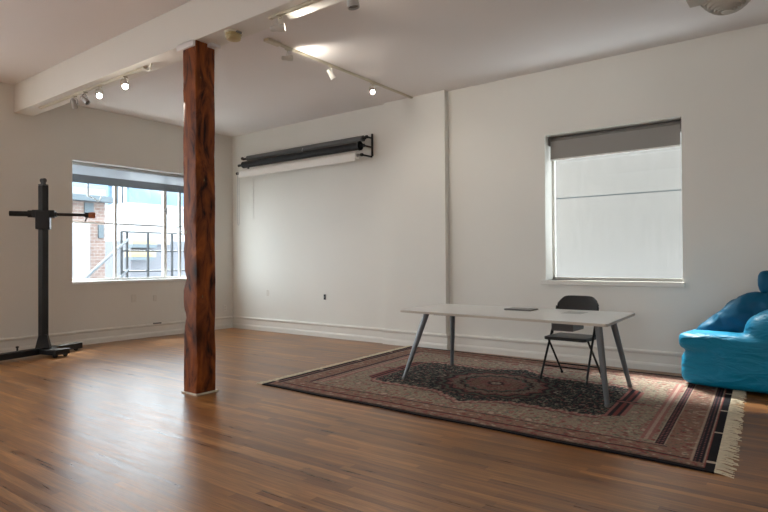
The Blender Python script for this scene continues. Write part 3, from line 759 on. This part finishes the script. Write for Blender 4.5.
# ------------------------------------------------------------------ outside the left window
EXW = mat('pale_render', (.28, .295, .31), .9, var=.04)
EXR = mat('grey_roofing', (.11, .115, .13), .9, var=.1)
EXG = mat('blue_glass_facade', (.06, .12, .19), .5)
EXS = mat('slate_cornice', (.09, .115, .13), .8)
EXY = mat('yellow_awning', (.30, .25, .14), .8)
EXL = mat('dark_iron_railing', (.02, .025, .03), .5, .4)
EXP = mat('galvanised_rail', (.20, .22, .24), .5, .3)
BRK = brick_mat('pale_brick', (.17, .11, .09), (.22, .16, .135), (.27, .25, .24), 2.6)
tr = MB().box((-9., -12., .15), (-.36, 14., .45)).build('roof_terrace', EXR)
tag(tr, 'flat grey roof terrace outside the left window', 'terrace')
pk = MB().box((-.95, -6., .45), (-.62, 4., .86)).build('roof_parapet', mat('white_coping', (.7, .7, .7), .8)); tag(pk, 'white rendered parapet just outside the left window', 'parapet')
# X-plane helper result constants (metres) for a railing 2.4 m out
rl = thing('stair_railing', 'dark iron railing on the roof terrace outside the left window', 'railing', (-2.4, 0, .45))
P_ = RAIL = {}
def ray_x(px, py, X):
    f, yaw, pitch, roll_ = 580.025, .6576, .0089, -.0058
    fw = Vector((-math.sin(yaw)*math.cos(pitch), math.cos(yaw)*math.cos(pitch), math.sin(pitch)))
    r = fw.cross(Vector((0, 0, 1))).normalized(); u = r.cross(fw)
    r2 = r*math.cos(roll_) + u*math.sin(roll_); u2 = -r*math.sin(roll_) + u*math.cos(roll_)
    d = fw + r2*((px-384)/f) - u2*((py-256)/f)
    return cam + d*((X-cam.x)/d.x)
RX = -2.4
ry = {k: ray_x(k, 250, RX).y for k in (121.5, 127, 148, 172, 180, 196)}
zt, zm, zb_ = ray_x(148, 232.5, RX).z, ray_x(148, 251, RX).z, ray_x(148, 271, RX).z
ye = ry[196] + 1.5
for k, y in ry.items():
    MB().box((-.018, y-.018, 0), (.018, y+.018, zt-.45)).build('post', EXL, rl)
for z in (zt, zm, zb_): MB().tube((0, ry[121.5], z-.45), (0, ye, z-.45), .016, n=8).build('rail', EXL, rl, True)
MB().box((-.018, ye-.018, 0), (.018, ye+.018, zt-.45)).build('post', EXL, rl)
a, b_ = ray_x(82, 280, RX-.05), ray_x(127, 239, RX-.05)
MB().tube((0, a.y, a.z-.45), (0, b_.y, b_.z-.45), .032, n=10).build('handrail', EXP, rl, True, label='pale galvanised sloping handrail')
a, b_ = ray_x(115, 281, RX-.05), ray_x(127, 269, RX-.05)
MB().tube((0, a.y, a.z-.45), (0, b_.y, b_.z-.45), .028, n=10).build('handrail', EXP, rl, True)
# buildings
def bld(name, label, X, px0, px1, pyt, m, depth=4., zbot=-2.):
    p, q = ray_x(px0, pyt, X), ray_x(px1, pyt, X); t = thing(name, label, 'building', (X, (p.y+q.y)/2, zbot)); w_ = abs(q.y-p.y)/2
    MB().box((-depth, -w_, 0), (0, w_, p.z-zbot)).build('facade', m, t)
    return t, w_, p.z-zbot
t, w_, h_ = bld('brick_building', 'pale brick building with a grey cornice outside the left window', -8.5, 40, 105, 186, BRK)
zc = ray_x(88, 201, -8.5).z+2.; zc2 = ray_x(88, 200, -8.5).z+2.
MB().box((.0, -w_-.1, zc-.02), (.35, w_+.15, zc+.14)).build('cornice', EXS, t)
MB().box((.0, -w_, zc+.14), (.04, w_, h_+.05)).build('upper_wall', EXW, t)
for k, (pa, pb, ya, yb) in enumerate(((84, 93, 203, 216), (98, 103, 225, 238))):
    a, b_ = ray_x(pa, yb, -8.5), ray_x(pb, ya, -8.5); yc = t.location.y
    MB().box((0, a.y-yc, a.z+2), (.05, b_.y-yc, b_.z+2)).build('window', EXS, t)
a, b_ = ray_x(60, 285, -8.5), ray_x(88, 224, -8.5)
MB().box((0, a.y-t.location.y, a.z+2), (.12, b_.y-t.location.y, b_.z+2)).build('white_panel', EXW, t)
t, w_, h_ = bld('glass_tower', 'tall blue grey glass tower outside the left window', -30., 108, 129, 120, EXG, 8, -10)
for k in range(14): MB().box((0, -w_, h_-2-k*2.4), (.15, w_, h_-1.6-k*2.4)).build('floor_band', EXW, t)
for k in (-.5, 0, .5): MB().box((0, w_*k-.12, 0), (.16, w_*k+.12, h_)).build('vertical_fin', EXW, t)
a, b_ = ray_x(110, 290, -16.), ray_x(127, 243, -16.)
t, w_, h_ = bld('grey_shed', 'low grey louvred shed in front of the glass tower', -17.5, 110, 127, 243, EXS, 1.5, -3)
for k in range(8): MB().box((0, -w_, h_-.3-k*.3), (.08, w_, h_-.2-k*.3)).build('louvre', EXW, t)
t, w_, h_ = bld('white_building', 'long white building outside the left window behind the railing', -20., 129.5, 215, 205, EXW, 6, -6)
MB().box((-6.1, -w_-.1, h_), (.15, w_+.1, h_+.12)).build('coping', EXW, t)
t, w_, h_ = bld('low_building', 'low grey roofed building with yellow fascia behind the railing', -13., 131, 200, 240, EXR, 3, -3)
for (pa, pb, ya, yb, m, out) in ((133, 157, 244, 240, EXY, .3), (155, 170, 244, 239, EXW, .2), (133, 157, 247.5, 244.5, EXS, .35), (131, 156, 257, 252, EXY, .5), (133, 154, 260, 257, EXS, .6)):
    a, b_ = ray_x(pa, ya, -13.+out), ray_x(pb, yb, -13.+out); yc = t.location.y
    MB().box((0, a.y-yc, a.z+3), (out, b_.y-yc, b_.z+3)).build('fascia', m, t)
# wooded hill far off: lumpy crowns
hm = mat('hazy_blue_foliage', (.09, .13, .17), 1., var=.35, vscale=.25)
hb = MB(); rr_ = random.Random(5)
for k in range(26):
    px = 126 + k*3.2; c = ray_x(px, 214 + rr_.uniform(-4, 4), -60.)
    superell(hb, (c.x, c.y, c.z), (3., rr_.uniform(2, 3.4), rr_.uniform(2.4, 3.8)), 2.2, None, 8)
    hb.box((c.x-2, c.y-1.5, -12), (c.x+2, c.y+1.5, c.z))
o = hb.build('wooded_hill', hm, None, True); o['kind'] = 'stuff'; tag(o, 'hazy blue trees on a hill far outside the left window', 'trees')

# outside the right window: the pale wall across the light well
def alley_mat():
    m, nt, b = new_mat('weathered_white_render'); L = nt.links.new
    tc = N(nt, 'ShaderNodeTexCoord'); mp = N(nt, 'ShaderNodeMapping'); mp.inputs['Scale'].default_value = (5, 1, .8); L(tc.outputs['Object'], mp.inputs[0])
    n = N(nt, 'ShaderNodeTexNoise', Scale=3., Detail=6., Roughness=.65); L(mp.outputs[0], n.inputs['Vector'])
    mx = N(nt, 'ShaderNodeMix'); mx.data_type = 'RGBA'; mx.inputs[6].default_value = (.195, .186, .180, 1); mx.inputs[7].default_value = (.265, .255, .245, 1)
    L(n.outputs['Fac'], mx.inputs[0]); L(mx.outputs[2], b.inputs['Base Color']); b.inputs['Roughness'].default_value = .95
    return m
AW = alley_mat()
aw = thing('neighbouring_wall', 'pale rendered wall seen straight outside the right hand window', 'wall', (6.3, 1.75, -1.))
ZJ = 3.09
MB().box((-5.6, 0, 0), (14, .4, ZJ-.008)).box((-5.6, 0, ZJ+.008), (14, .4, 5.2)).build('render', AW, aw)
MB().box((-5.6, .006, ZJ-.008), (14, .39, ZJ+.008)).build('joint', EXS, aw, label='thin dark horizontal joint')

us = MB().box((-3., .0, 0), (13., TH+.02, 4.)).build('wall_sky_block', EXW, None, False, (0, 0, H+.26)); us['kind'] = 'structure'  # unseen upper storey, added to block sky light above the right window
# ------------------------------------------------------------------ light
wl = bpy.data.worlds.new('World'); S.world = wl; wl.use_nodes = True
bg = wl.node_tree.nodes['Background']; bg.inputs[0].default_value = (.89, .95, 1., 1); bg.inputs[1].default_value = 6.5
def portal(loc, rot, sx, sy):
    l = bpy.data.lights.new('sky_portal', 'AREA'); l.shape = 'RECTANGLE'; l.size = sx; l.size_y = sy; l.cycles.is_portal = True
    o = bpy.data.objects.new('sky_portal', l); COL.objects.link(o); o.location = loc; o.rotation_euler = rot
portal((-.30, (LW[0]+LW[1])/2, (LW[2]+LW[3])/2), (0, -PI/2, 0), LW[3]-LW[2], LW[1]-LW[0])
portal(((RW[0]+RW[1])/2, .33, (RW[2]+RW[3])/2), (-PI/2, 0, 0), RW[1]-RW[0], RW[3]-RW[2])
portal((-.2, -6.65, 1.9), (0, -PI/2, 0), 2.0, 3.3)  # sky through the added opening in the near left wall
portal((8.25, Y0-.2, 1.6), (PI/2, 0, 0), 1.3, 1.4)  # sky through the added opening behind the camera
# low hazy sun slipping down the light well onto the rug corner
sl = bpy.data.lights.new('hazy_sun', 'SUN'); sl.energy = 16.; sl.angle = math.radians(15); sl.color = (1., .95, .88)
so = bpy.data.objects.new('hazy_sun', sl); COL.objects.link(so)
so.rotation_euler = (-Vector((.50, -.50, -1.))).to_track_quat('Z', 'Y').to_euler()

# ------------------------------------------------------------------ camera
cd = bpy.data.cameras.new('camera'); co = bpy.data.objects.new('camera', cd); COL.objects.link(co)
f_, yaw, pitch, rl_ = 580.025, .6576, .0089, -.0058
fw = Vector((-math.sin(yaw)*math.cos(pitch), math.cos(yaw)*math.cos(pitch), math.sin(pitch)))
r = fw.cross(Vector((0, 0, 1))).normalized(); u = r.cross(fw)
r2 = r*math.cos(rl_) + u*math.sin(rl_); u2 = -r*math.sin(rl_) + u*math.cos(rl_)
M = Matrix((( r2.x, u2.x, -fw.x, cam.x), (r2.y, u2.y, -fw.y, cam.y), (r2.z, u2.z, -fw.z, cam.z), (0, 0, 0, 1)))
co.matrix_world = M
cd.sensor_width = 36; cd.lens = f_/768*36; cd.clip_start = .05; cd.clip_end = 300
S.camera = co
S.view_settings.view_transform = 'Standard'; S.view_settings.look = 'None'; S.view_settings.exposure = .5; S.view_settings.gamma = 1; S.view_settings.use_curve_mapping = False
S.cycles.max_bounces = 10; S.cycles.diffuse_bounces = 6; S.cycles.transparent_max_bounces = 12; S.cycles.sample_clamp_indirect = 6
